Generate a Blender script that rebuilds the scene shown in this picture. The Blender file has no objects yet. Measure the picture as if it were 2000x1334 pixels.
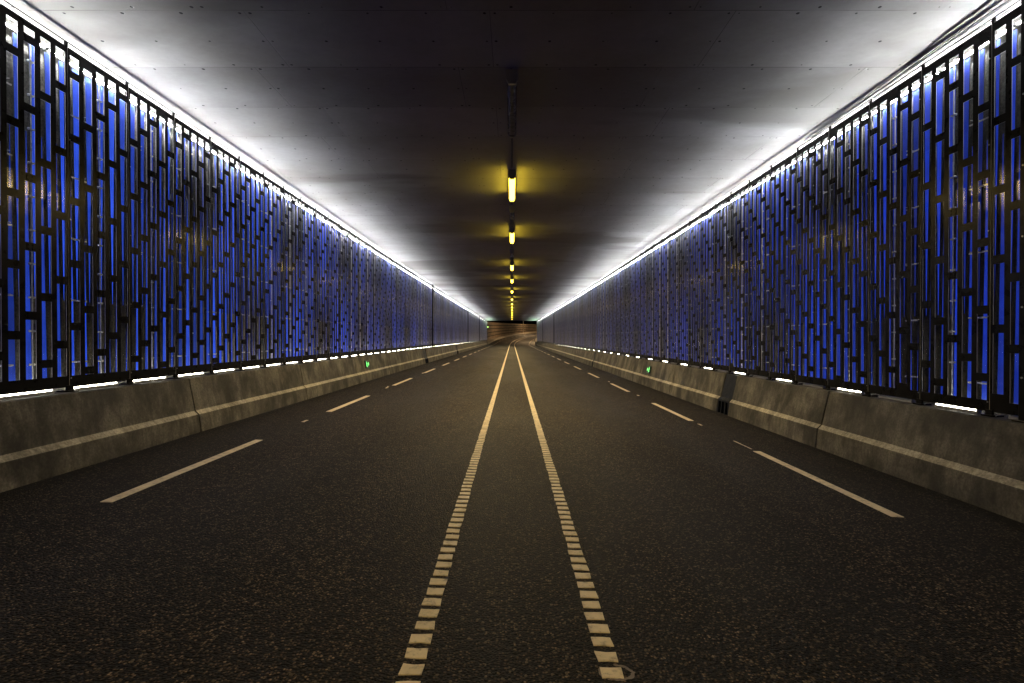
import bpy, bmesh, math, random
from mathutils import Vector
random.seed(7)
S = bpy.context.scene
col = S.collection
R = math.radians

# ------------------------------------------------------------------ camera, world, exposure
EYE = 1.6
cam = bpy.data.cameras.new('camera'); camo = bpy.data.objects.new('camera', cam); col.objects.link(camo)
cam.sensor_width = 36; cam.lens = 19.2; cam.clip_start = 0.05; cam.clip_end = 3000
camo.location = (0, 0, EYE); camo.rotation_euler = (R(90 - 0.43), 0, 0)
S.camera = camo
w = bpy.data.worlds.new('World'); S.world = w; w.use_nodes = True
nt = w.node_tree; bg = nt.nodes['Background']
sky = nt.nodes.new('ShaderNodeTexSky'); sky.sky_type = 'NISHITA'; sky.sun_disc = False
sky.sun_elevation = R(-8); sky.sun_rotation = R(120)
nt.links.new(sky.outputs[0], bg.inputs[0]); bg.inputs[1].default_value = 0.05
S.view_settings.view_transform = 'Standard'; S.view_settings.look = 'None'
S.view_settings.exposure = 0.0; S.view_settings.gamma = 1.0
S.render.engine = 'CYCLES'
cy = S.cycles
cy.use_denoising = True
cy.max_bounces = 6; cy.diffuse_bounces = 3; cy.glossy_bounces = 3; cy.transmission_bounces = 2
cy.transparent_max_bounces = 12; cy.caustics_reflective = False; cy.caustics_refractive = False
cy.sample_clamp_indirect = 4.0
cy.use_light_tree = True

# lamp strengths
L_COVE = 210.0; L_BAR = 30.0; L_LAMP = 15.0; L_BLUE = 0.55; P_COVE = 13.5; P_LAMP = 265.0; L_STREET = 4200.0

# ------------------------------------------------------------------ node helpers
class G:
    def __init__(s, name):
        s.mat = bpy.data.materials.new(name); s.mat.use_nodes = True
        s.nt = s.mat.node_tree
        s.b = s.nt.nodes['Principled BSDF']; s.out = s.nt.nodes['Material Output']
        s._c = None
    def n(s, t, **k):
        x = s.nt.nodes.new(t)
        for a, v in k.items(): setattr(x, a, v)
        return x
    def link(s, a, b):
        if isinstance(a, (int, float)): b.default_value = a
        elif isinstance(a, (tuple, list)): b.default_value = tuple(a) + ((1,) if len(a) == 3 and b.type == 'RGBA' else ())
        else: s.nt.links.new(a, b)
    def co(s):
        if s._c is None: s._c = s.n('ShaderNodeTexCoord').outputs['Object']
        return s._c
    def xyz(s):
        x = s.n('ShaderNodeSeparateXYZ'); s.link(s.co(), x.inputs[0]); return x.outputs
    def m(s, op, a, b=None, c=None):
        x = s.n('ShaderNodeMath', operation=op)
        s.link(a, x.inputs[0])
        if b is not None: s.link(b, x.inputs[1])
        if c is not None: s.link(c, x.inputs[2])
        return x.outputs[0]
    def map(s, v=None, scale=(1, 1, 1), loc=(0, 0, 0)):
        x = s.n('ShaderNodeMapping'); s.link(v or s.co(), x.inputs['Vector'])
        x.inputs['Scale'].default_value = scale; x.inputs['Location'].default_value = loc
        return x.outputs[0]
    def noise(s, scale, detail=4, rough=.55, v=None):
        x = s.n('ShaderNodeTexNoise'); s.link(v or s.co(), x.inputs['Vector'])
        x.inputs['Scale'].default_value = scale; x.inputs['Detail'].default_value = detail
        x.inputs['Roughness'].default_value = rough
        return x.outputs[0]
    def vor(s, scale, v=None, out='Distance'):
        x = s.n('ShaderNodeTexVoronoi'); s.link(v or s.co(), x.inputs['Vector'])
        x.inputs['Scale'].default_value = scale
        return x.outputs[out]
    def rng(s, v, a, b, c=0., d=1.):
        x = s.n('ShaderNodeMapRange'); s.link(v, x.inputs[0])
        for i, q in enumerate((a, b, c, d)): x.inputs[i + 1].default_value = q
        return x.outputs[0]
    def mix(s, f, a, b):
        x = s.n('ShaderNodeMix', data_type='RGBA'); s.link(f, x.inputs['Factor'])
        s.link(a, x.inputs[6]); s.link(b, x.inputs[7]); return x.outputs[2]
    def mul(s, a, b):
        x = s.n('ShaderNodeMix', data_type='RGBA', blend_type='MULTIPLY'); x.inputs['Factor'].default_value = 1
        s.link(a, x.inputs[6]); s.link(b, x.inputs[7]); return x.outputs[2]
    def bump(s, h, dist, strength=1.):
        x = s.n('ShaderNodeBump'); x.inputs['Distance'].default_value = dist; x.inputs['Strength'].default_value = strength
        s.link(h, x.inputs['Height']); s.link(x.outputs[0], s.b.inputs['Normal'])
    def set(s, **k):
        for a, v in k.items():
            s.link(v, s.b.inputs[{'color': 'Base Color', 'rough': 'Roughness', 'metal': 'Metallic', 'spec': 'Specular IOR Level',
                                  'emit': 'Emission Color', 'power': 'Emission Strength', 'coat': 'Coat Weight'}[a]])
        return s.mat

def gmap(g, f): return g.n('ShaderNodeCombineColor')

# --- ceiling: cast panels with joints, form-tie holes, water stains
def mat_ceiling():
    g = G('ceiling_concrete'); X, Y, Z = g.xyz()
    v = g.m('DIVIDE', g.m('SUBTRACT', Y, 5.80), 1.215)
    row = g.m('FLOOR', v); fv = g.m('MULTIPLY', g.m('FRACT', v), 1.215)
    par = g.m('FRACT', g.m('MULTIPLY', row, .5))              # 0 or .5
    off = g.m('ADD', g.m('MULTIPLY', par, -.90), -.24)
    u = g.m('DIVIDE', g.m('SUBTRACT', X, off), 2.61)
    cu = g.m('FLOOR', u); fu = g.m('MULTIPLY', g.m('FRACT', u), 2.61)
    jit = g.n('ShaderNodeTexWhiteNoise', noise_dimensions='2D')
    cmb = g.n('ShaderNodeCombineXYZ'); g.link(cu, cmb.inputs[0]); g.link(row, cmb.inputs[1]); g.link(cmb.outputs[0], jit.inputs['Vector'])
    rd = g.n('ShaderNodeTexWhiteNoise', noise_dimensions='1D'); g.link(g.m('ADD', row, 3.3), rd.inputs['W'])
    tone = g.m('MULTIPLY', g.rng(jit.outputs[0], 0, 1, .90, 1.04), g.rng(rd.outputs[0], 0, 1, .97, 1.01))
    tone = g.m('MULTIPLY', tone, g.m('SUBTRACT', 1., g.m('MULTIPLY', g.m('COMPARE', row, 1., .1), .14)))
    dv = g.m('MINIMUM', g.m('MINIMUM', g.m('ABSOLUTE', g.m('SUBTRACT', fv, .055)), g.m('ABSOLUTE', g.m('SUBTRACT', fv, .6075))),
             g.m('ABSOLUTE', g.m('SUBTRACT', fv, 1.16)))
    du = g.m('ABSOLUTE', g.m('SUBTRACT', g.m('MULTIPLY', g.m('FRACT', g.m('DIVIDE', g.m('ADD', fu, -.055 + .3125), .625)), .625), .3125))
    wob = g.m('MULTIPLY', g.m('SUBTRACT', g.noise(1.7, 1), .5), .05)
    r = g.m('SQRT', g.m('ADD', g.m('POWER', g.m('ADD', du, g.m('ABSOLUTE', wob)), 2), g.m('POWER', g.m('ADD', dv, g.m('ABSOLUTE', wob)), 2)))
    hole = g.rng(r, .016, .022, 1, 0)
    jl = g.m('MAXIMUM', g.rng(fv, .004, .010, 1, 0), g.m('MULTIPLY', g.rng(fu, .004, .010, 1, 0), .8))
    ev = g.rng(g.noise(.9, 2), .42, .55, .15, 1)
    jl = g.m('MULTIPLY', jl, ev)
    st = g.noise(.55, 6, .62, g.map(scale=(.8, .9, 1)))
    fine = g.noise(14, 5, .6, g.map(scale=(.7, 1, 1)))
    c = g.mix(g.rng(st, .36, .64), (.31, .30, .28), (.45, .45, .455))
    c = g.mul(c, g.mix(g.rng(fine, .3, .7), (.94, .94, .94), (1.03, 1.03, 1.03)))
    tc = g.n('ShaderNodeCombineXYZ')
    for i in range(3): g.link(tone, tc.inputs[i])
    c = g.mul(c, tc.outputs[0])
    # damp stain patches
    dp = g.rng(g.noise(.33, 4, .5, g.map(scale=(.35, 1, 1), loc=(3.1, 1.3, 0))), .55, .60, 0, .55)
    c = g.mix(dp, c, (.12, .11, .095))
    c = g.mix(g.m('MAXIMUM', g.m('MULTIPLY', jl, .8), hole), c, (.012, .012, .012))
    g.bump(g.m('ADD', g.m('MULTIPLY', g.noise(6, 6, .65), .25), g.m('MULTIPLY', g.m('MAXIMUM', hole, jl), -1)), .012, .6)
    return g.set(color=c, rough=g.rng(st, .3, .7, .5, .75))

def mat_concrete(name, a, b, streak=1.0):
    g = G(name)
    oi = g.n('ShaderNodeObjectInfo')
    vv = g.n('ShaderNodeVectorMath', operation='ADD')
    mm = g.n('ShaderNodeVectorMath', operation='SCALE'); cx = g.n('ShaderNodeCombineXYZ')
    g.link(oi.outputs['Random'], cx.inputs[0]); g.link(oi.outputs['Random'], cx.inputs[1])
    g.link(cx.outputs[0], mm.inputs[0]); mm.inputs['Scale'].default_value = 57.
    g.link(g.co(), vv.inputs[0]); g.link(mm.outputs[0], vv.inputs[1]); V = vv.outputs[0]
    n1 = g.noise(1.6, 6, .6, V); n2 = g.noise(1.3, 6, .65, g.map(V, scale=(1, 1.5, .9))); n3 = g.noise(38, 4, .6, V)
    c = g.mix(g.rng(n1, .38, .62), a, b)
    c = g.mul(c, g.mix(g.m('MULTIPLY', g.rng(n2, .46, .62), streak), (1, 1, 1), (.30, .30, .31)))
    c = g.mul(c, g.mix(g.rng(n3, .38, .62), (.70, .70, .70), (1.22, 1.22, 1.22)))
    n5 = g.noise(5.5, 6, .7, g.map(V, scale=(1, 2.2, .5)))
    c = g.mul(c, g.mix(g.rng(n5, .42, .62), (.72, .72, .72), (1.15, 1.15, 1.15)))
    pit = g.rng(g.vor(16, V), .04, .09, 1, 0)
    pitm = g.m('MULTIPLY', pit, g.rng(g.noise(5, 2, .5, V), .52, .6))
    c = g.mix(g.m('MULTIPLY', pitm, .6), c, (.03, .03, .03))
    tn = g.rng(oi.outputs['Random'], 0, 1, .85, 1.12); tc = g.n('ShaderNodeCombineXYZ')
    for i in range(3): g.link(tn, tc.inputs[i])
    c = g.mul(c, tc.outputs[0])
    g.bump(g.m('SUBTRACT', g.m('ADD', n1, g.m('MULTIPLY', n3, .25)), g.m('MULTIPLY', pitm, .7)), .008, .7)
    return g.set(color=c, rough=.72)

def mat_asphalt(dark=1.0, name='asphalt'):
    g = G(name); X, Y, Z = g.xyz()
    def cells(sc):
        x = g.n('ShaderNodeTexVoronoi'); g.link(g.co(), x.inputs['Vector']); x.inputs['Scale'].default_value = sc
        sp = g.n('ShaderNodeSeparateColor'); g.link(x.outputs['Color'], sp.inputs[0]); return x.outputs['Distance'], sp.outputs
    d, sep = cells(66); d2, sep2 = cells(27)
    n = g.noise(45, 4, .7); big = g.noise(.5, 5, .6, g.map(scale=(1, .2, 1))); mid = g.noise(3.2, 5, .65)
    stone = g.m('ADD', g.m('MULTIPLY', g.m('POWER', sep[0], 3.5), 5.2), .10)
    stone = g.m('MULTIPLY', stone, g.rng(d, .30, .60, 1.25, .05))
    stone = g.m('MULTIPLY', stone, g.rng(sep2[0], 0, 1, .45, 1.6))
    stone = g.m('MULTIPLY', stone, g.rng(n, .3, .7, .6, 1.4))
    tw = g.m('MULTIPLY', g.m('ADD', g.m('COSINE', g.m('MULTIPLY', g.m('SUBTRACT', g.m('ABSOLUTE', X), 1.25), 3.7)), 1.), .5)
    lane = g.rng(g.m('ABSOLUTE', X), 3.4, 4.4, 1., .0)
    k = g.m('MULTIPLY', g.m('MULTIPLY', stone, g.rng(big, .3, .7, .6, 1.35)), g.rng(mid, .25, .75, .65, 1.3))
    k = g.m('MULTIPLY', k, g.m('ADD', g.m('MULTIPLY', g.m('MULTIPLY', tw, lane), .35), .8))
    drip = g.rng(g.noise(1.1, 5, .6, g.map(scale=(1, .45, 1), loc=(4, 2, 0))), .60, .68, 1, .55)
    k = g.m('MULTIPLY', k, drip)
    cc = g.n('ShaderNodeCombineXYZ')
    for i, q in enumerate((.031, .0222, .0142)): g.link(g.m('MULTIPLY', k, q * dark), cc.inputs[i])
    c = cc.outputs[0]
    fl = g.m('GREATER_THAN', sep[1], .97)
    c = g.mix(g.m('MULTIPLY', fl, .7), c, (.15, .12, .08))
    g.bump(g.m('ADD', g.m('MULTIPLY', d, -1.), g.m('MULTIPLY', n, .6)), .016, 1.)
    return g.set(color=c, rough=g.rng(big, .3, .7, .6, .8), spec=.22)

def mat_paint(name, c0, wear=.5):
    g = G(name)
    n = g.noise(34, 5, .7); n2 = g.noise(3.2, 4, .6)
    c = g.mix(g.rng(n2, .3, .7), c0, tuple(q * .78 for q in c0))
    n4 = g.noise(11, 5, .7)
    f = g.rng(g.m('ADD', g.m('MULTIPLY', n, .5), g.m('MULTIPLY', n4, .5)), .52, .62, 0, wear)
    c = g.mix(g.rng(n4, .35, .65, 0, .5), c, tuple(q * .6 for q in c0))
    c = g.mix(f, c, (.16, .13, .10))
    g.bump(n, .006, .8)
    return g.set(color=c, rough=.6)

def mat_simple(name, c, rough=.5, metal=0., nz=.12, ns=8., spec=.5):
    g = G(name); n = g.noise(ns, 5, .6)
    cc = g.mix(g.rng(n, .3, .7), tuple(q * (1 - nz) for q in c), tuple(min(1, q * (1 + nz)) for q in c))
    return g.set(color=cc, rough=g.rng(n, .3, .7, max(.05, rough - .07), min(1, rough + .09)), metal=metal, spec=spec)

def mat_emit(name, c, s, base=(.8, .8, .8)):
    g = G(name); return g.set(color=base, emit=c, power=s, rough=.4)

def mat_black():
    g = G('black_coated_steel'); n = g.noise(5, 6, .6); n2 = g.noise(60, 3, .6, g.map(scale=(1, 1, .2)))
    c = g.mix(g.rng(n, .35, .7), (.006, .006, .006), (.012, .011, .010))
    g.bump(n2, .0002, .3)
    return g.set(color=c, rough=g.rng(n, .3, .7, .24, .34), spec=.07, metal=0)

def mat_glass():
    g = G('clear_safety_glass'); g.nt.nodes.remove(g.b)
    t = g.n('ShaderNodeBsdfTransparent'); t.inputs[0].default_value = (.90, .93, .94, 1)
    gl = g.n('ShaderNodeBsdfGlossy'); gl.inputs['Roughness'].default_value = .09
    n = g.noise(4, 5, .6); sc = g.noise(3, 6, .75, g.map(scale=(3, 3, 1)))
    bp = g.n('ShaderNodeBump'); bp.inputs['Distance'].default_value = .001; bp.inputs['Strength'].default_value = .2
    g.link(g.noise(2.2, 2, .5), bp.inputs['Height']); g.link(bp.outputs[0], gl.inputs['Normal'])
    g.link(g.rng(n, .3, .7, .11, .17), gl.inputs['Roughness'])
    fr = g.n('ShaderNodeFresnel'); fr.inputs[0].default_value = 1.5
    f = g.m('MINIMUM', g.m('ADD', g.m('MULTIPLY', fr.outputs[0], .62), .01), 1.)
    ms = g.n('ShaderNodeMixShader'); g.link(f, ms.inputs[0]); g.link(t.outputs[0], ms.inputs[1]); g.link(gl.outputs[0], ms.inputs[2])
    # dust and smears
    df = g.n('ShaderNodeBsdfDiffuse'); df.inputs[0].default_value = (.35, .34, .30, 1)
    m2 = g.n('ShaderNodeMixShader'); g.link(g.rng(sc, .45, .75, .010, .09), m2.inputs[0]); g.link(ms.outputs[0], m2.inputs[1]); g.link(df.outputs[0], m2.inputs[2])
    g.link(m2.outputs[0], g.out.inputs[0])
    return g.mat

def mat_blue(name, k, c0):
    g = G(name); n = g.noise(2.5, 4, .6); X, Y, Z = g.xyz()
    oi = g.n('ShaderNodeObjectInfo'); fl = g.noise(7, 4, .7, g.map(scale=(1, 3, .25)))
    c = g.mix(g.rng(n, .3, .7), (.03, .07, .62), (.05, .12, .80))
    p = g.m('MULTIPLY', g.rng(oi.outputs['Random'], 0, 1, L_BLUE * .22 * k, L_BLUE * 1.45 * k), g.rng(fl, .32, .68, .5, 1.25))
    p = g.m('MULTIPLY', p, g.rng(n, .3, .7, .8, 1.15))
    return g.set(color=c, emit=c0, power=p, rough=.35, spec=.4)

M = dict(
    ceiling=mat_ceiling(), asphalt=mat_asphalt(), asphalt_old=mat_asphalt(.62, 'asphalt_old'),
    barrier=mat_concrete('barrier_concrete', (.045, .041, .034), (.165, .152, .128)),
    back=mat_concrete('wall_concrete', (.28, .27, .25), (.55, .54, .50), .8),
    line=mat_paint('road_paint', (.94, .80, .56), .55), smear=mat_paint('old_paint', (.22, .18, .15), .9),
    black=mat_black(), ledge=mat_concrete('lit_ledge_concrete', (.34, .31, .25), (.52, .48, .39), .5), finback=mat_simple('fin_casing', (.05, .05, .055), .6), edge=mat_simple('lit_steel_edge', (.80, .80, .78), .4, .1),
    steel=mat_simple('galvanised_steel', (.42, .42, .42), .35, .8), chrome=mat_simple('bright_steel', (.86, .86, .84), .28, .25, .03),
    glass=mat_glass(), blue=mat_blue('backlit_blue_panel', 1.2, (.035, .115, 1.0)), navy_blue=mat_blue('deep_blue_panel', .68, (.018, .07, .9)), rubber=mat_simple('black_rubber', (.015, .015, .015), .6),
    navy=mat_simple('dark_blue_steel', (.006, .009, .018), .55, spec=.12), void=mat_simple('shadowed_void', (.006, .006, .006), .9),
    housing=mat_simple('lamp_housing', (.07, .068, .06), .5, .2), diff_off=mat_simple('unlit_diffuser', (.10, .10, .085), .25, 0),
    cove=mat_emit('cove_led', (1, .985, .95), L_COVE), cove_g=mat_emit('cove_led_green', (.80, 1, .74), L_COVE * .8),
    bar=mat_emit('barrier_led', (1, .94, .74), L_BAR), bar_off=mat_simple('unlit_tube', (.55, .55, .50), .3),
    lamp=mat_emit('sodium_lamp', (1, .70, .05), L_LAMP), street=mat_emit('street_lamp_glow', (1, .66, .34), L_STREET * 1.25),
    green=mat_emit('green_sign_light', (.10, 1, .18), 2.2), signback=mat_simple('sign_backing', (.01, .035, .02), .4),
    back_shaded=mat_concrete('shaded_wall_concrete', (.09, .09, .09), (.22, .215, .20), .8),
    plank=mat_concrete('board_marked_concrete', (.20, .15, .10), (.33, .25, .165), .8),
    earth=mat_concrete('earth', (.03, .03, .022), (.06, .055, .04), .3),
    kerb=mat_concrete('kerb_concrete', (.35, .30, .24), (.45, .40, .32), .5), cable=mat_simple('cable_sheath', (.012, .012, .012), .5),
)

# ------------------------------------------------------------------ mesh helpers
class MB:
    def __init__(s): s.v = []; s.f = []; s.mi = []
    def box(s, x0, x1, y0, y1, z0, z1, mi=0, edge=None):
        b = len(s.v)
        s.v += [(x0, y0, z0), (x1, y0, z0), (x1, y1, z0), (x0, y1, z0), (x0, y0, z1), (x1, y0, z1), (x1, y1, z1), (x0, y1, z1)]
        F = [(0, 3, 2, 1), (4, 5, 6, 7), (0, 1, 5, 4), (2, 3, 7, 6), (1, 2, 6, 5), (3, 0, 4, 7)]
        for i, f in enumerate(F):
            s.f.append(tuple(b + q for q in f)); s.mi.append(edge if (edge is not None and i < 4) else mi)
    def tube(s, pts, r, n=8, mi=0, cap=True):
        P = [Vector(p) for p in pts]; rings = []
        for i, p in enumerate(P):
            d = (P[min(i + 1, len(P) - 1)] - P[max(i - 1, 0)]).normalized()
            a = d.cross(Vector((0, 0, 1)));
            if a.length < .05: a = d.cross(Vector((1, 0, 0)))
            a.normalize(); c = a.cross(d)
            rr = r[i] if isinstance(r, (list, tuple)) else r
            b = len(s.v); rings.append(b)
            for k in range(n):
                t = 2 * math.pi * (k + .5) / n
                s.v.append(tuple(p + a * (rr * math.cos(t)) + c * (rr * math.sin(t))))
        for i in range(len(P) - 1):
            for k in range(n):
                a0 = rings[i] + k; a1 = rings[i] + (k + 1) % n; b0 = rings[i + 1] + k; b1 = rings[i + 1] + (k + 1) % n
                s.f.append((a0, a1, b1, b0)); s.mi.append(mi)
        if cap:
            s.f.append(tuple(rings[0] + k for k in range(n))[::-1]); s.mi.append(mi)
            s.f.append(tuple(rings[-1] + k for k in range(n))); s.mi.append(mi)
    def poly(s, pts, mi=0):
        b = len(s.v); s.v += [tuple(p) for p in pts]; s.f.append(tuple(range(b, b + len(pts)))); s.mi.append(mi)
    def prism(s, prof, y0, y1, mi=0):
        """profile in x,z extruded along y"""
        b = len(s.v); n = len(prof)
        s.v += [(p[0], y0, p[1]) for p in prof] + [(p[0], y1, p[1]) for p in prof]
        for k in range(n): s.f.append((b + k, b + (k + 1) % n, b + n + (k + 1) % n, b + n + k)); s.mi.append(mi)
        s.f.append(tuple(b + k for k in range(n))[::-1]); s.mi.append(mi); s.f.append(tuple(b + n + k for k in range(n))); s.mi.append(mi)
    def mesh(s, name, mats, smooth=False, keep=False):
        me = bpy.data.meshes.new(name); me.from_pydata(s.v, [], s.f)
        for m_ in (mats if isinstance(mats, (list, tuple)) else [mats]): me.materials.append(m_)
        me.polygons.foreach_set('material_index', s.mi)
        if not keep:
            bm = bmesh.new(); bm.from_mesh(me); bmesh.ops.recalc_face_normals(bm, faces=bm.faces); bm.to_mesh(me); bm.free()
        if smooth:
            for p in me.polygons: p.use_smooth = True
        me.update(); return me

def link(name, data, parent=None, loc=(0, 0, 0)):
    o = bpy.data.objects.new(name, data); col.objects.link(o); o.location = loc
    if parent: o.parent = parent
    return o
def tag(o, label=None, cat=None, group=None, kind=None):
    if label: o['label'] = label
    if cat: o['category'] = cat
    if group: o['group'] = group
    if kind: o['kind'] = kind
    return o
def bevel(o, wd, seg=2):
    b = o.modifiers.new('bevel', 'BEVEL'); b.width = wd; b.segments = seg; b.limit_method = 'ANGLE'; b.angle_limit = R(35)
ONES = ['', 'first', 'second', 'third', 'fourth', 'fifth', 'sixth', 'seventh', 'eighth', 'ninth', 'tenth', 'eleventh', 'twelfth', 'thirteenth',
        'fourteenth', 'fifteenth', 'sixteenth', 'seventeenth', 'eighteenth', 'nineteenth']
TENS = {70: ('seventieth', 'seventy'), 80: ('eightieth', 'eighty'), 90: ('ninetieth', 'ninety'), 20: ('twentieth', 'twenty'), 30: ('thirtieth', 'thirty'), 40: ('fortieth', 'forty'), 50: ('fiftieth', 'fifty'), 60: ('sixtieth', 'sixty')}
def ordinal(n):
    if n >= 100: return 'hundredth' if n == 100 else 'hundred-and-' + ordinal(n - 100)
    if n < 20: return ONES[n]
    t = n // 10 * 10
    return TENS[t][0] if n == t else TENS[t][1] + '-' + ONES[n - t]

# ------------------------------------------------------------------ geometry constants (metres; x right, y along the tunnel)
YB, YE = -9.0, 113.3            # tunnel ends
CF = .030                       # crossfall of the road
ZC = 5.06                       # ceiling
XB = 4.78; W = 5.12; XR = 5.32; XG = 5.335; XF = 5.385; XW = 5.47
SIDE = {
    -1: dict(word='left', t0=6.315, phase=.127, hb=.83, steps=(.275, .33), sb=1.027, slot0=1.155, slot1=4.872),
    +1: dict(word='right', t0=5.85, phase=.300, hb=.90, steps=(.31, .37), sb=.806, slot0=.925, slot1=4.85),
}
SHOW = {-1: 5.4, 1: 5.4}

# path of the road: straight to the portal, then right bend and climb
RAD = 246.0; GR = .040
def path(s_):
    """s_ = distance from camera along the axis -> (x, y, z, heading)"""
    if s_ <= YE: return (0., s_, 0., 0.)
    d = s_ - YE; a = d / RAD
    z = GR * (d - 4) if d > 8 else GR * d * d / 16
    return (RAD * (1 - math.cos(a)), YE + RAD * math.sin(a), z, a)
def P(s_, off, dz=0.):
    x, y, z, a = path(s_)
    return (x + off * math.cos(a), y - off * math.sin(a), z - CF * off + dz)

def ribbon(name, offs, s0, s1, step, mat, dz=0.):
    mb = MB(); n = max(1, int(math.ceil((s1 - s0) / step)))
    k = len(offs)
    for i in range(n + 1):
        s_ = s0 + (s1 - s0) * i / n
        for o, z in offs: mb.v.append(P(s_, o, z + dz))
    for i in range(n):
        for j in range(k - 1):
            a = i * k + j; mb.f.append((a, a + 1, a + k + 1, a + k)); mb.mi.append(0)
    return mb

# ------------------------------------------------------------------ structure
def struct(name, me, cat=None, loc=(0, 0, 0)):
    return tag(link(name, me, None, loc), None, cat, None, 'structure')

g_ = MB(); g_.box(-900, 900, -400, 1800, -1.4, -.9)
struct('ground', g_.mesh('ground', M['earth']))
mb = ribbon('road', [(-6.2, 0), (-3.2, 0), (0, 0), (3.2, 0), (6.2, 0)], YB, YE, 5, None)
struct('road', mb.mesh('road', M['asphalt']))
mb = ribbon('road', [(-6.2, 0), (0, 0), (9.5, 0)], YE, YE + 130, 3, None)
ro = struct('outer_road', mb.mesh('outer_road', M['asphalt_old']))
# embankment body under the climbing road
mb = MB(); n = 44
for i in range(n + 1):
    s_ = YE + .5 + 128 * i / n
    a = P(s_, -6.2, -.03); b = P(s_, 9.5, -.03)
    mb.v += [a, b, (b[0], b[1], -1.2), (a[0], a[1], -1.2)]
for i in range(n):
    for j in range(4):
        a = i * 4 + j; b_ = i * 4 + (j + 1) % 4; mb.f.append((a, b_, b_ + 4, a + 4)); mb.mi.append(0)
struct('embankment', mb.mesh('embankment', M['earth']))

mb = MB(); mb.box(-XW - .4, XW + .4, YB, YE, ZC, ZC + .7)
struct('ceiling', mb.mesh('ceiling', M['ceiling']))
for sg in (-1, 1):
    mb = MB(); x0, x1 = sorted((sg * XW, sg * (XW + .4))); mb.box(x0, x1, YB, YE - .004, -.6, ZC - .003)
    struct('tunnel_wall', mb.mesh('tunnel_wall', M['back' if sg < 0 else 'back_shaded']))  # right wall darker: its dimmer lighting is put into the concrete colour
mb = MB(); mb.box(-XW - .4, XW + .4, YB - .4, YB - .01, -.6, ZC + .7)
struct('rear_wall', mb.mesh('rear_wall', M['back']))
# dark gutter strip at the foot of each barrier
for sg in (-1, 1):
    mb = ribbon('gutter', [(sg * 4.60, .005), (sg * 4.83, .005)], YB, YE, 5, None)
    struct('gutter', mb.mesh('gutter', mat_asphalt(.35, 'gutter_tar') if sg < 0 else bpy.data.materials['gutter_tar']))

# road markings -------------------------------------------------------------
def quad_block(mb, s0, s1, o0, o1, h=.006, j=0.):
    r = lambda: random.uniform(-j, j)
    c = [(s0 + r(), o0 + r()), (s0 + r(), (o0 + o1) / 2 + r()), (s0 + r(), o1 + r()), (s1 + r(), o1 + r()), (s1 + r(), (o0 + o1) / 2 + r()), (s1 + r(), o0 + r())]
    b = len(mb.v)
    for s_, o in c: mb.v.append(P(s_, o, -.001))
    for s_, o in c: mb.v.append(P(s_, o, h))
    mb.f.append(tuple(b + 6 + k for k in range(6))); mb.mi.append(0)
    for k in range(6): mb.f.append((b + k, b + (k + 1) % 6, b + 6 + (k + 1) % 6, b + 6 + k)); mb.mi.append(0)
LX = .478; LW = .052; PB = .1335
for sg in (-1, 1):
    mb = MB()
    # profile blocks, nearest measured at 2.457 m
    t = 2.457 - PB * 15 + (.02 if sg > 0 else 0)
    while t < 75:
        quad_block(mb, t - .040, t + .040, sg * LX - LW, sg * LX + LW, .006, .0055 if t < 12 else 0.)
        t += PB
    s_ = t
    while s_ < YE + 120:
        e = s_ + (6 if s_ < YE - 6 else 1.5); quad_block(mb, s_, e, sg * LX - LW, sg * LX + LW, .006); s_ = e
    struct('centre_line', mb.mesh('centre_line', M['line']))
    mb = MB(); t = (5.245 if sg < 0 else 4.99) * 1.0 - 6.0; 
    t = (4.92 if sg < 0 else 5.18) - 6.0
    while t < YE + 60:
        for q in range(3): quad_block(mb, t + q * 1.0, t + q + 1.0, sg * 3.67 - .055, sg * 3.67 + .055, .005, .004 if t < 10 and q != 1 else 0)
        t += 6.0
    struct('edge_line', mb.mesh('edge_line', M['line']))
# small worn paint marks on the asphalt
mb = MB()
for (s_, o, l, wd) in ((9.6, -3.68, .22, .05), (10.6, 3.68, .18, .05), (8.35, 3.66, .65, .025), (16, -3.7, .25, .05), (16.4, -3.75, .2, .05),
                       (22.6, -3.72, .3, .05), (16, 3.72, .2, .05), (21, 3.75, .2, .05)):
    quad_block(mb, s_, s_ + l, o - wd / 2, o + wd / 2, .003, .012)
struct('paint_marks', mb.mesh('paint_marks', M['line']))
# chalky survey scribbles beside the right centre line
def stroke(mb, pts, wd):
    pts = [Vector((p[0], p[1])) for p in pts]
    Q = []
    for i in range(len(pts) - 1):
        for k in range(6):
            t = k / 6; Q.append(pts[i].lerp(pts[i + 1], t) + Vector((random.uniform(-.003, .003), random.uniform(-.003, .003))))
    Q.append(pts[-1])
    b = len(mb.v)
    for i, q in enumerate(Q):
        d = (Q[min(i + 1, len(Q) - 1)] - Q[max(i - 1, 0)]).normalized(); nn = Vector((-d.y, d.x)) * wd * random.uniform(.6, 1.3) / 2
        for sgn in (1, -1):
            p = q + nn * sgn; mb.v.append((p.x, p.y, -CF * p.x + .0025))
    for i in range(len(Q) - 1):
        a = b + 2 * i; mb.f.append((a, a + 1, a + 3, a + 2)); mb.mi.append(0)
mb = MB()
stroke(mb, [(.43, 2.66), (.425, 2.60), (.46, 2.565), (.52, 2.56), (.57, 2.585), (.585, 2.62), (.55, 2.665), (.50, 2.68)], .018)
stroke(mb, [(.425, 2.43), (.43, 2.38), (.46, 2.42), (.47, 2.45), (.51, 2.44), (.545, 2.46)], .022)
stroke(mb, [(.56, 2.40), (.585, 2.37), (.57, 2.33)], .02)
stroke(mb, [(-.47, 2.30), (-.475, 2.39)], .012); stroke(mb, [(-.48, 2.66), (-.482, 2.75)], .012)
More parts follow.
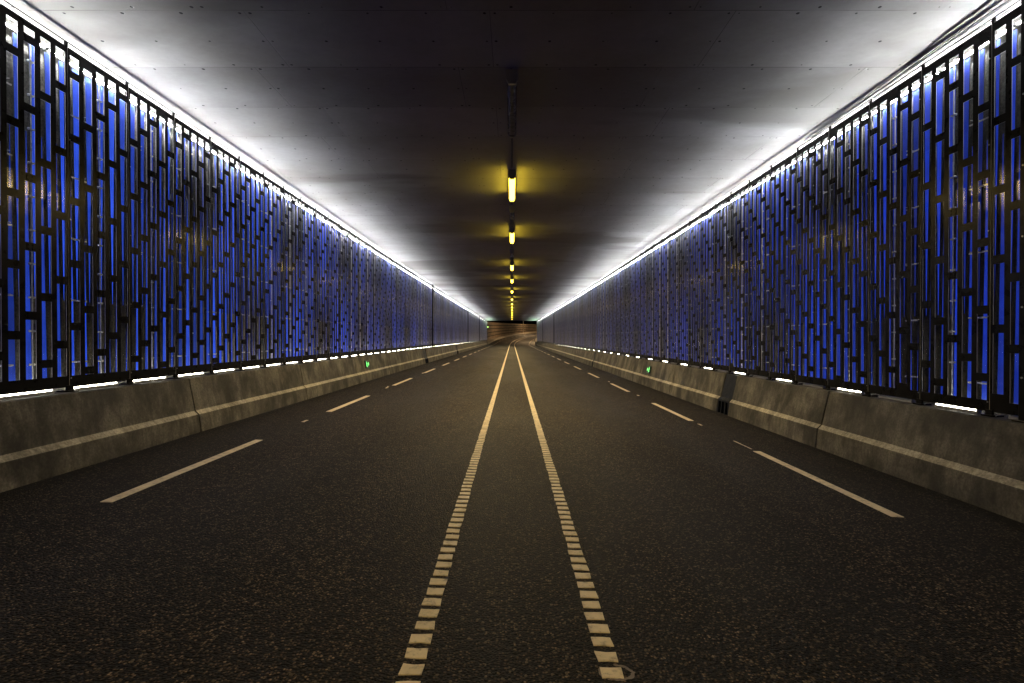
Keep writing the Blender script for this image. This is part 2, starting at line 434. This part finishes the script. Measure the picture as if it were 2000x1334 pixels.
stroke(mb, [(-.47, 2.95), (-.468, 3.03)], .01); stroke(mb, [(.47, 4.33), (.472, 4.42)], .01); stroke(mb, [(-.478, 4.33), (-.48, 4.42)], .01)
struct('chalk_marks', mb.mesh('chalk_marks', M['smear']))

# ------------------------------------------------------------------ barriers
def barrier_profile(sg):
    d = SIDE[sg]; h = d['hb']; a, b = d['steps']
    pr = [(0, -.05), (0, .03), (.03, a), (.09, b), (.18 if sg < 0 else .21, h - .015), (.195 if sg < 0 else .225, h), (.60, h), (.60, -.05)]
    return [(sg * p[0], p[1]) for p in pr]
def barrier_block(sg, s0, s1, label):
    mb = MB(); prof = barrier_profile(sg)
    mb.prism(prof, 0, s1 - s0); mb.mi[2] = 1  # step face paler: lamp light from above painted into its colour
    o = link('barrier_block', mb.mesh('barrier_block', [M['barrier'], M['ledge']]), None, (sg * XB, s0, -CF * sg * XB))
    bevel(o, .012, 2)
    tag(o, label, 'barrier', 'concrete barrier blocks along the road')
    return o
def connector(sg, s0, s1, label):
    d = SIDE[sg]; h = d['hb']; root = link('barrier_connector', None, None, (sg * XB, s0, -CF * sg * XB)); a, b = d['steps']
    tag(root, label, 'steel connector', 'steel connectors between barrier blocks')
    pr = [(.015, .0), (.045, a), (.105, b), (.225, h - .01), (.50, h - .01), (.50, 0)]
    L = s1 - s0
    mb = MB()
    mb.prism([(sg * .10, b - .004), (sg * .225, h - .006), (sg * .55, h - .006), (sg * .55, b - .004)], 0, L)
    link('cover_plate', mb.mesh('cover_plate', M['navy']), root)
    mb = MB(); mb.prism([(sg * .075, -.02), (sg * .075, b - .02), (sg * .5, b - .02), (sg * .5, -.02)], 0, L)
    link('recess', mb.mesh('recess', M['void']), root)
    for k in range(4):
        y = L * k / 3 - .02 * (k == 3); mb = MB()
        mb.prism([(sg * .01, 0), (sg * .035, a), (sg * .09, b - .006), (sg * .2, b - .006), (sg * .2, 0)], max(0, y - .02), min(L, y + .03))
        link('rib', mb.mesh('rib', M['navy']), root)
    mb = MB(); mb.prism([(sg * .03, a - .03), (sg * .035, a + .01), (sg * .092, b), (sg * .11, b - .03)], .001, L - .001)
    link('ledge', mb.mesh('ledge', M['navy']), root)

JL = [8.39 + 4.37 * k for k in range(-2, 24)]
JR = [8.59 - 3.93, 8.59, 12.10, 12.74] + [16.6 + 3.93 * k for k in range(25)]
def do_barriers():
    # left
    n = 0
    for k in range(len(JL) - 1):
        a, b = JL[k], JL[k + 1]
        ins = None
        if abs(a - 30.24) < .3: ins = 1.1
        if abs(a - 47.7) < 1.5: ins = 1.1
        if a < 0: continue
        b = min(b, YE)
        if b - a < .3: continue
        n += 1
        if ins:
            connector(-1, a, a + ins, 'dark steel filler in the left row of barriers, %s the portal' % ('nearer of two, well before' if a < 40 else 'farther of two, closer to'))
            a += ins
        if b > 5:
            barrier_block(-1, a + .012, b - .012, '%s concrete barrier block along the left side, counted away from the viewer' % ordinal(n))
    n = 0; ends = []
    J = JR
    for k in range(len(J) - 1):
        a, b = J[k], min(J[k + 1], YE)
        if b - a < .3: continue
        if abs(a - 12.10) < .01:
            connector(1, a + .01, b - .01, 'navy steel connector with slotted foot between near right barrier blocks'); continue
        n += 1
        if abs(a - 32.32) < .4:
            connector(1, a, a + .45, 'far dark steel connector in the right row of barriers, mid tunnel'); a += .46
        barrier_block(1, a + .012, b - .012, '%s concrete barrier block along the right side, counted away from the viewer' % ordinal(n))
    # stretches beside the camera (out of frame, carry the row on)
    barrier_block(-1, -8.9, 4.00, 'concrete barrier row beside the viewer, just off the photo on the left')
    barrier_block(1, -8.9, 4.64, 'concrete barrier row beside the viewer, just off the photo on the right')
do_barriers()

# ------------------------------------------------------------------ screens
PITCH = .2; SL = .128; PER = .732; GAP = .09; ST = 2 * PER / 7
def plate_mesh(sg, bay):
    d = SIDE[sg]; mb = MB(); zb, z0, z1, zt = d['sb'], d['slot0'], d['slot1'], 4.945
    x0, x1 = sorted((0., sg * .005)); e = .004
    # bars run full height
    edges = [e]
    for j in range(5):
        c = PITCH * (j + .5); edges += [c - SL / 2, c + SL / 2]
    edges.append(1 - e)
    for j in range(0, len(edges), 2): mb.box(x0, x1, edges[j], edges[j + 1], z0 - .0, z1, 0, 1)
    mb.box(x0, x1, e, 1 - e, zb, z0, 0, 1); mb.box(x0, x1, e, 1 - e, z1, zt, 0, 1)
    gaps = []
    for j in range(5):
        ph = EYE + d['phase'] + ST * (bay * 5 + j)
        ph -= PER * math.floor((ph - z0) / PER)
        y0, y1 = edges[1 + 2 * j], edges[2 + 2 * j]
        z = ph - PER
        while z < z1 + GAP:
            a, b = max(z0, z - GAP / 2), min(z1, z + GAP / 2)
            if b - a > .004:
                if z1 - b < .05: b = z1
                mb.box(x0, x1, y0, y1, a, b, 0, 1); 
                if j == 2 and z0 + .03 < z < z1 - .03: gaps.append(z)
            z += PER
    return mb.mesh('face_plate', [M['black'], M['edge']]), gaps, edges  # plate edges near white: LED glint painted into their colour

cache = {}
def hexbolt(mb, x, y, z, r, h, sg):
    mb.tube([(x, y, z), (x - sg * h, y, z)], r, 6)
def bay_meshes(sg):
    if sg in cache: return cache[sg]
    d = SIDE[sg]; c = {}; zb = d['sb']; bt = -CF * sg * XB + d['hb']
    c['plates'] = [plate_mesh(sg, k) for k in range(7)]
    # post: hollow section behind the joint, foot and top stub
    mb = MB(); x0, x1 = sorted((sg * .008, sg * .032)); mb.box(x0, x1, -.016, .016, bt, 5.005)
    xa, xb = sorted((-sg * .05, sg * .09)); mb.box(xa, xb, -.075, .055, bt, bt + .018)
    xa, xb = sorted((-sg * .012, sg * .0078)); mb.box(xa, xb, -.045, .045, bt + .018, zb + .02)
    c['post'] = mb.mesh('post', M['black'])
    mb = MB(); mb.tube([(sg * .02, 0.004, 5.012), (sg * .02, .996, 5.012)], .006, 6); c['rail'] = mb.mesh('top_rod', M['black'])
    # glass pane
    mb = MB(); x0, x1 = sorted((sg * (XG - W), sg * (XG - W + .010)))
    q = .006
    pts = [(sg * (XG - W), q, zb + .02), (sg * (XG - W), 1 - q, zb + .02), (sg * (XG - W), 1 - q, 4.90), (sg * (XG - W), q, 4.90)]
    mb.poly(pts if sg < 0 else pts[::-1])
    c['glass'] = mb.mesh('glass_pane', M['glass'], keep=True)
    # clamp rod with paired clamps
    mb = MB(); xr = sg * (XR - W - .03); yr = .71
    mb.tube([(xr, yr, zb), (xr, yr, 4.92)], .008, 6); c['rod'] = mb.mesh('clamp_rod', M['chrome'])
    mb = MB()
    for dy in (-.024, .024):
        mb.tube([(xr + sg * .012, yr + dy, 0), (xr - sg * .012, yr + dy, 0)], [.014, .010], 8)
    mb.box(min(xr, xr + sg * .008), max(xr, xr + sg * .008), yr - .024, yr + .024, -.005, .005)
    c['clamp'] = mb.mesh('clamp', M['chrome'], True)
    # horizontal spacer bars
    mb = MB(); xs = sg * .13
    mb.tube([(xs, .13, 0), (xs, .43, 0)], .010, 6); mb.tube([(xs, .28, 0), (sg * .014, .28, 0)], .006, 6); c['spacer'] = mb.mesh('spacer_bar', M['chrome'])
    # bolt plate: four bolts on a square plate
    mb = MB(); xa, xb = sorted((-sg * .004, -sg * .0005)); mb.box(xa, xb, .455, .545, -.036, .036)
    for yy in (.473, .527):
        for zz in (-.02, .02): hexbolt(mb, -sg * .004, yy, zz, .0085, .006, sg)
    c['bolts'] = mb.mesh('bolt_plate', M['black'])
    mb = MB()
    hexbolt(mb, 0, .022, 0, .008, .007, sg); c['bolt'] = mb.mesh('bolt', M['steel'])
    cache[sg] = c; return c

def screen(sg, i, t, near, label):
    d = SIDE[sg]; c = bay_meshes(sg)
    bz = d['sb']
    root = link('screen_panel', None, None, (sg * W, t, 0))
    tag(root, label, 'screen panel', 'perforated screen panels along the %s wall' % d['word'])
    me, gaps, edges = c['plates'][i % 7]
    link('face_plate', me, root); link('post', c['post'], root); link('top_rod', c['rail'], root)
    link('glass_pane', c['glass'], root); r_ = link('clamp_rod', c['rod'], root)
    z = 1.30
    while z < 4.85 and near:
        link('clamp', c['clamp'], r_, (0, 0, z)); z += .37
    if near or t < 100:
        for k in range(5):
            link('spacer_bar', c['spacer'], root, (0, 0, d['sb'] + .28 + .735 * k))
    if near:
        for z in gaps: link('bolt_plate', c['bolts'], root, (0, 0, z))
        for k in range(5): link('bolt', c['bolt'], root, (0, 0, d['sb'] + .10 + .92 * k))
    return root

def fin_meshes():
    out = {}
    for sg in (-1, 1):
        zb = SIDE[sg]['sb'] + .02; zt = 4.89; H = zt - zb; t = .012; bk = 'blue' if sg < 0 else 'navy_blue'
        def tri(c, up):
            w0 = .053; w1 = .003
            za, ze = (zb, zb + H * .74) if up else (zt, zt - H * .74)
            mb = MB()
            for x in (0, sg * t): mb.v += [(x, c - w0, za), (x, c + w0, za), (x, c + w1, ze), (x, c - w1, ze)]
            mb.f += [(0, 1, 2, 3), (7, 6, 5, 4), (0, 4, 5, 1), (1, 5, 6, 2), (2, 6, 7, 3), (3, 7, 4, 0)]; mb.mi += [0] + [1] * 5
            return mb
        up = tri(0, True).mesh('rising_fin', [M[bk], M['finback']]); dn = tri(0, False).mesh('hanging_fin', [M[bk], M['finback']])
        al = MB()
        for j in range(5):
            for u, c in ((True, .155), (False, .055)):
                q = tri(c + PITCH * j, u); b = len(al.v); al.v += q.v; al.f += [tuple(b + k for k in f) for f in q.f]; al.mi += q.mi
        out[sg] = (up, dn, al.mesh('fin_array', [M[bk], M['finback']]))
    return out
FM = fin_meshes()
def fins(sg, t, near, label):
    up, dn, al = FM[sg]
    # hung off the wall on a slim backing rail
    if near:
        root = link('blue_fin_panel', None, None, (sg * XF, t, 0))
        for j in range(5):
            link('rising_fin', up, root, (0, .155 + PITCH * j, 0)); link('hanging_fin', dn, root, (sg * .002, .055 + PITCH * j, 0))
    else: root = link('blue_fin_panel', al, None, (sg * XF, t, 0))
    tag(root, label, 'blue panel', 'backlit blue fin panels behind the %s screen' % SIDE[sg]['word'])

def light_meshes():
    o = {}
    for sg in (-1, 1):
        for nm, m_ in (('w', 'cove'), ('g', 'cove_g')):
            mb = MB(); mb.tube([(0, .03, 0), (0, .97, 0)], .007, 8); o[sg, nm] = mb.mesh('led_tube', M[m_], True)
        mb = MB(); x0, x1 = sorted((sg * .018, sg * .028)); mb.box(x0, x1, .01, .99, -.012, .008)
        for y in (.02, .975): mb.box(min(-sg * .012, sg * .022), max(-sg * .012, sg * .022), y - .006, y + .006, -.012, .012)
        o[sg, 'cbody'] = mb.mesh('mounting_rail', M['steel'])
        L0, L1 = (.10, .80) if sg < 0 else (.20, .78)
        for nm, m_ in (('bar', 'bar'), ('off', 'bar_off')):
            mb = MB(); mb.tube([(0, L0, .034), (0, L1, .034)], .008, 8); o[sg, nm] = mb.mesh('led_tube', M[m_], True)
        mb = MB()
        for y in (L0 - .012, L1 + .012): mb.box(-.018, .018, y - .011, y + .011, .004, .05)
        mb.box(-.02, .02, L0 - .02, L1 + .02, .002, .014)
        mb.box(min(-sg * .024, -sg * .020), max(-sg * .024, -sg * .020), L0 - .02, L1 + .02, .002, .027)
        mb.tube([(0, L1 + .02, .03), (.0, L1 + .07, .045), (-sg * .05, L1 + .11, .03), (-sg * .05, L1 + .14, .012), (0, L1 + .17, .014)], .005, 6)
        o[sg, 'bbody'] = mb.mesh('fixture_base', M['steel'])
    return o
LM = light_meshes()

COVE_LIGHT = {}
for gflag, colr in ((False, (.95, .97, 1)), (True, (.62, 1, .62))):
    la = bpy.data.lights.new('led_lens', 'AREA'); la.shape = 'RECTANGLE'; la.size = .013; la.size_y = .94
    la.energy = P_COVE * (1.8 if gflag else 1); la.color = colr; la.spread = R(36); COVE_LIGHT[gflag] = la
LAMP_LIGHT = bpy.data.lights.new('lamp_lens', 'AREA'); LAMP_LIGHT.shape = 'RECTANGLE'; LAMP_LIGHT.size = .08; LAMP_LIGHT.size_y = 1.75
LAMP_LIGHT.energy = P_LAMP; LAMP_LIGHT.spread = R(165); LAMP_LIGHT.color = (1, .73, .32)
WIDE = {-1: (34.8, 63, 85), 1: (66, 90)}
for sg in (-1, 1):
    d = SIDE[sg]; wd = d['word']; first = d['t0'] - 3; i0 = -3
    bt = -CF * sg * XB + d['hb']
    n = 0; k = i0
    while True:
        t = d['t0'] + k
        if t + 1 > YE: break
        vis = t + 1 > 5.46
        if vis: n += 1
        near = t < 22
        if not vis: L = lambda s, k=k: '%s beside the viewer, %s one outside the %s edge' % (s, 'nearer' if k == -3 else 'farther', wd)
        else: L = lambda s, n=n: '%s %s on the %s, counted from the viewer' % (ordinal(n), s, wd)
        screen(sg, k % 7, t, near, L('black slotted screen panel'))
        fins(sg, t, near, L('blue tapered fin panel behind screen'))
        # cove light at the top of the screen
        r = link('cove_light', None, None, (sg * 5.36, t, 4.930))
        tag(r, L('white strip light above screen'), 'strip light', 'strip lights along the top of the %s screen' % wd)
        link('led_tube', LM[sg, 'g' if t > 99 else 'w'], r); link('mounting_rail', LM[sg, 'cbody'], r)
        lit = sg < 0 or (k % 2 == 0)
        cl = link('led_lens', COVE_LIGHT[t > 99], r, (-sg * .012, .5, .002)); cl.rotation_euler = (0, sg * R(90 + 2.0), 0)
        r = link('barrier_light', None, None, (sg * 5.165, t, bt))
        if vis: tag(r, L(('lit' if lit else 'unlit') + ' tube light at the screen foot'), 'tube light', 'tube lights along the foot of the %s screen' % wd)
        else: tag(r, L('tube light on barrier'), 'tube light', 'tube lights along the foot of the %s screen' % wd)
        link('led_tube', LM[sg, 'bar' if lit else 'off'], r); link('fixture_base', LM[sg, 'bbody'], r)
        k += 1
    for q, t in enumerate(WIDE[sg]):
        mb = MB(); x0, x1 = sorted((-sg * .07, -sg * .012)); mb.box(x0, x1, 0, .5, bt + .02, 4.99)
        mb.box(min(-sg * .075, sg * .02), max(-sg * .075, sg * .02), -.03, .53, bt, bt + .02)
        o = link('wide_post', mb.mesh('wide_post', M['black']), None, (sg * W, t, 0)); bevel(o, .006)
        tag(o, '%s broad black post in front of the %s screen' % (['nearest', 'middle', 'farthest'][q] if sg < 0 else ['nearer far', 'farthest'][q], wd), 'post', 'broad posts on the screens')
# broad near post at the right edge of the photo
root = link('wide_post', None, None, (W, 5.14, 0)); bt = -CF * XB + .9
mb = MB(); mb.box(-.075, -.012, 0, .30, bt + .02, 4.99); mb.box(-.10, .02, -.05, .35, bt + .001, bt + .02)
o = link('casing', mb.mesh('casing', M['black']), root); bevel(o, .006)
for z in (1.2, 1.9, 2.6, 3.3, 4.0, 4.7):
    for y in (.22, .26):
        mb = MB(); hexbolt(mb, -.075, y, z, .010, .008, 1); link('bolt', mb.mesh('bolt', M['steel']), root)
tag(root, 'very broad bolted black post cut by the right edge of the photo', 'post', 'broad posts on the screens')

# loose cables over the right screen
def cable(pts, r, label):
    mb = MB(); Q = []
    V = [Vector(p) for p in pts]
    for i in range(len(V) - 1):
        p0 = V[max(i - 1, 0)]; p1 = V[i]; p2 = V[i + 1]; p3 = V[min(i + 2, len(V) - 1)]
        for k in range(6):
            t = k / 6; Q.append(.5 * ((2 * p1) + (p2 - p0) * t + (2 * p0 - 5 * p1 + 4 * p2 - p3) * t * t + (3 * p1 - p0 - 3 * p2 + p3) * t ** 3))
    Q.append(V[-1]); mb.tube(Q, r, 6)
    tag(link('cable', mb.mesh('cable', M['cable'], True)), label, 'cable', 'loose cables along the right ceiling edge')
cable([(5.16, 2.5, 5.02), (4.95, 4.3, 5.03), (4.93, 4.9, 5.02), (4.99, 5.6, 5.035), (5.03, 6.3, 5.03), (5.08, 7.2, 5.035), (5.12, 8.2, 5.03), (5.15, 9.4, 5.035)], .006, 'black cable hanging farthest out over the near right screen top')
cable([(5.2, 2.5, 5.04), (5.02, 4.4, 5.045), (5.06, 5.2, 5.03), (5.07, 6.0, 5.045), (5.11, 7.0, 5.035), (5.12, 8.0, 5.045), (5.15, 9.6, 5.045)], .005, 'thin black cable waving along the near right screen top')
cable([(5.22, 2.5, 4.98), (5.17, 4.7, 5.035), (5.20, 5.6, 5.02), (5.17, 6.8, 5.035), (5.20, 8.4, 5.02), (5.18, 10.4, 5.035), (5.20, 12.4, 5.02), (5.18, 15, 5.035), (5.20, 18, 5.02)], .005, 'long black cable tucked just behind the right screen top')

# ------------------------------------------------------------------ ceiling lamps
def lamp_meshes():
    o = {}
    Lg = 1.9
    mb = MB(); mb.prism([(-.04, 0), (-.06, -.03), (-.068, -.052), (.068, -.052), (.06, -.03), (.04, 0)], 0, Lg); o['housing'] = mb.mesh('housing', M['housing'])
    for nm, m_ in (('on', 'lamp'), ('off', 'diff_off')):
        mb = MB(); pr = [(.062 * math.cos(2 * math.pi * k / 16), -.116 + .062 * math.sin(2 * math.pi * k / 16)) for k in range(16)]
        mb.prism(pr, .05, Lg - .05); o[nm] = mb.mesh('diffuser', M[m_])
    mb = MB(); mb.prism([(-.07, 0), (-.075, -.12), (-.045, -.182), (.045, -.182), (.075, -.12), (.07, 0)], 0, .045); o['cap'] = mb.mesh('end_cap', M['steel'])
    mb = MB()
    for x in (-.045, .045): mb.tube([(x, 0, 0), (x, 0, .06)], .006, 6)
    o['hang'] = mb.mesh('hanger', M['steel'])
    mb = MB()
    for k in range(16): mb.box(-.045, .045, .96 + k * .052, .966 + k * .052, -.184, -.176)
    o['louvre'] = mb.mesh('louvre', M['steel'])
    mb = MB(); mb.tube([(0, 0, 0), (0, 1, 0)], .018, 8); o['conduit'] = mb.mesh('conduit', M['housing'])
    return o
LP = lamp_meshes()
lit_t = [12.2, 18.0, 25.6, 31.6, 39.0, 47.0, 53.3, 59.0, 65.2, 72.5, 79.5, 87.5, 97.5]
un_t = [8.05, 15.2, 22.0, 28.8, 35.5, 43.2, 50.3]
lz = ZC - .06
seq = sorted([(t, True) for t in lit_t] + [(t, False) for t in un_t] + [(1.5, False), (-3, True)])
nl = nu = 0
for t, on in seq:
    r = link('ceiling_lamp', None, None, (0, t - 1.1, lz))
    if t > 5:
        if on: nl += 1; lab = '%s glowing yellow ceiling lamp, counted from the viewer' % ordinal(nl)
        else: nu += 1; lab = '%s unlit grey ceiling lamp, counted from the viewer' % ordinal(nu)
    else: lab = 'ceiling lamp above or behind the viewer, out of the photo' + (' and lit' if on else ' and unlit')
    tag(r, lab, 'ceiling lamp', 'lamps along the middle of the ceiling')
    link('housing', LP['housing'], r); link('diffuser', LP['on' if on else 'off'], r)
    link('end_cap', LP['cap'], r, (0, -.002, 0)); link('end_cap', LP['cap'], r, (0, 1.857, 0))
    for y in (.3, 1.6): link('hanger', LP['hang'], r, (0, y, 0))
    if on: link('lamp_lens', LAMP_LIGHT, r, (0, .95, -.181))
    if not on: link('louvre', LP['louvre'], r)
for k in range(len(seq) - 1):
    a, b = seq[k][0] + 1.15, seq[k + 1][0] - 1.15
    if b - a > .2 and a > 8:
        o = link('conduit', LP['conduit'], None, (0, a, ZC - .03)); o.scale = (1, b - a, 1)
        tag(o, 'thin grey conduit on the ceiling, %s one between lamps from the viewer' % ordinal(k), 'conduit', 'conduits between the ceiling lamps')

# ------------------------------------------------------------------ green escape signs on the barriers
def sign(sg, t, label):
    d = SIDE[sg]; a, b = d['steps']; h = d['hb']; base = -CF * sg * XB
    root = link('escape_sign', None, None, (sg * (XB + .135), t, base + b + .22))
    ang = math.atan2((.18 if sg < 0 else .21) - .09, h - b)
    root.rotation_euler = (0, sg * ang, 0)
    tag(root, label, 'escape sign', 'green escape signs on the barriers')
    mb = MB(); x0, x1 = sorted((-sg * .045, -sg * .015)); mb.box(x0, x1, 0, .40, -.13, .13)
    link('sign_plate', mb.mesh('sign_plate', M['signback']), root)
    fig = MB(); xf0, xf1 = sorted((-sg * .050, -sg * .0455))
    def bar(y0, z0, y1, z1, wd):
        d_ = Vector((y1 - y0, z1 - z0)); n_ = Vector((-d_.y, d_.x)).normalized() * wd / 2
        q = [(y0 + n_.x, z0 + n_.y), (y1 + n_.x, z1 + n_.y), (y1 - n_.x, z1 - n_.y), (y0 - n_.x, z0 - n_.y)]
        b_ = len(fig.v)
        for x in (xf0, xf1): fig.v += [(x, y, z) for y, z in q]
        fig.f += [(b_, b_ + 1, b_ + 2, b_ + 3), (b_ + 7, b_ + 6, b_ + 5, b_ + 4)] + [(b_ + k, b_ + (k + 1) % 4, b_ + 4 + (k + 1) % 4, b_ + 4 + k) for k in range(4)]
        fig.mi += [0] * 6
    # running figure
    bar(.10, .075, .125, .075, .034); bar(.11, .05, .095, -.015, .034); bar(.105, .035, .155, .01, .014); bar(.11, .035, .06, .02, .014)
    bar(.095, -.015, .13, -.045, .018); bar(.13, -.045, .12, -.10, .016); bar(.095, -.015, .07, -.06, .018); bar(.07, -.06, .03, -.065, .014)
    # arrow
    bar(.22, 0, .33, 0, .028); bar(.30, .055, .36, 0, .026); bar(.30, -.055, .36, 0, .026)
    link('pictogram', fig.mesh('pictogram', M['green']), root)
sign(-1, 18.2, 'small green running figure sign on the left barrier')
sign(1, 19.3, 'small green running figure sign on the right barrier')
# tiny green lamp at the left portal edge
root = link('portal_signal', None, None, (-4.98, 112.6, 3.75)); tag(root, 'tiny green signal lamp at the far left portal edge', 'signal lamp')
mb = MB(); mb.box(-.12, .12, 0, .2, -.16, .16); link('case', mb.mesh('case', M['black']), root)
mb = MB(); mb.tube([(0, -.03, 0), (0, -.001, 0)], .09, 12); link('lens', mb.mesh('lens', mat_emit('signal_green', (.5, 1, .15), 6)), root)
mb = MB(); mb.box(-.16, -.121, .05, .1, -.05, .05); link('bracket', mb.mesh('bracket', M['steel']), root)

# ------------------------------------------------------------------ beyond the portal
root = link('retaining_wall', None, None, P(YE, -6.1)); tag(root, 'curving retaining wall of brown horizontal boards beyond the tunnel mouth', 'wall')
rl = Vector(root.location)
def wall_top(s_):
    q = (s_ - YE) / 87.; return 5.15 + 1.25 * max(0, q)
nb = 5
for b_ in range(nb):
    mb = MB(); n = 42
    for i in range(n + 1):
        s_ = YE + .02 + 125 * i / n
        p = P(s_, -6.0); zt = wall_top(s_); z0 = p[2] + .25
        za = z0 + (zt - z0) * b_ / nb + .10; zb_ = z0 + (zt - z0) * (b_ + 1) / nb - .09
        a = path(s_)[3]; out = Vector((-math.cos(a), math.sin(a), 0)); ins = .03 * (b_ % 2)
        A = Vector((p[0], p[1], 0)) + out * ins
        for (o_, z_) in ((0, za), (.10, za), (.10, zb_), (-.06, zb_)):
            q = A + out * o_; mb.v.append((q.x - rl.x, q.y - rl.y, z_ - rl.z))
    for i in range(n):
        for j in range(4):
            a0 = i * 4 + j; a1 = i * 4 + (j + 1) % 4; mb.f.append((a0, a1, a1 + 4, a0 + 4)); mb.mi.append(0)
    link('board', mb.mesh('board', M['plank']), root)
mb = MB(); n = 42
for i in range(n + 1):
    s_ = YE + .02 + 125 * i / n; p = P(s_, -6.1); a = path(s_)[3]; out = Vector((-math.cos(a), math.sin(a), 0))
    for o_, z_ in ((.05, p[2] - .2), (.5, p[2] - .2), (.5, wall_top(s_) - .02), (.05, wall_top(s_) - .02)):
        q = Vector((p[0], p[1], 0)) + out * o_; mb.v.append((q.x - rl.x, q.y - rl.y, z_ - rl.z))
for i in range(n):
    for j in range(4):
        a0 = i * 4 + j; a1 = i * 4 + (j + 1) % 4; mb.f.append((a0, a1, a1 + 4, a0 + 4)); mb.mi.append(0)
link('wall_core', mb.mesh('wall_core', M['void']), root)
# kerbs / low barriers that carry on round the bend
def kerb(sg, o0, o1, h, s1, label):
    mb = MB(); n = 40
    for i in range(n + 1):
        s_ = YE + .03 + (s1 - YE) * i / n
        for o_, z_ in ((o0, -.02), (o0 + sg * .04, h), (o1, h), (o1, -.02)): mb.v.append(P(s_, o_, z_))
    for i in range(n):
        for j in range(3):
            a0 = i * 4 + j; mb.f.append((a0, a0 + 1, a0 + 5, a0 + 4)); mb.mi.append(0)
    mb.f.append((0, 1, 2, 3)); mb.mi.append(0)
    struct('kerb', mb.mesh('kerb', M['kerb']))
kerb(-1, -4.95, -6.0, .34, YE + 125, '')
kerb(1, 5.0, 5.6, .80, YE + 60, '')

def street_lamp(s_, off, h, label, on=True):
    p = P(s_, off); root = link('street_lamp', None, None, p); tag(root, label, 'street lamp', 'street lamps beyond the portal')
    a = path(s_)[3]; sg = -1 if off > 0 else 1
    dx, dy = sg * math.cos(a), -sg * math.sin(a)
    mb = MB(); mb.tube([(0, 0, -.3), (0, 0, h)], [.14, .07], 10); link('pole', mb.mesh('pole', M['steel'], True), root)
    mb = MB(); mb.tube([(0, 0, h - .05), (dx * .8, dy * .8, h + .15), (dx * 1.6, dy * 1.6, h + .2)], .05, 8); link('arm', mb.mesh('arm', M['steel'], True), root)
    hx, hy = dx * 1.9, dy * 1.9
    mb = MB(); mb.box(hx - .35, hx + .35, hy - .15, hy + .15, h + .13, h + .27); hd = link('lamp_head', mb.mesh('lamp_head', M['housing']), root); bevel(hd, .03)
    mb = MB(); mb.box(hx - .25, hx + .25, hy - .11, hy + .11, h + .10, h + .127); link('lens', mb.mesh('lens', M['street']), hd)
street_lamp(YE + 27, 6.6, 7.5, 'nearest street lamp past the portal on the inner side of the bend')
street_lamp(YE + 68, -5.8, 8.5, 'thin street lamp pole rising in front of the brown retaining wall')
street_lamp(YE + 92, 7.5, 8.0, 'farthest street lamp up the climbing bend')
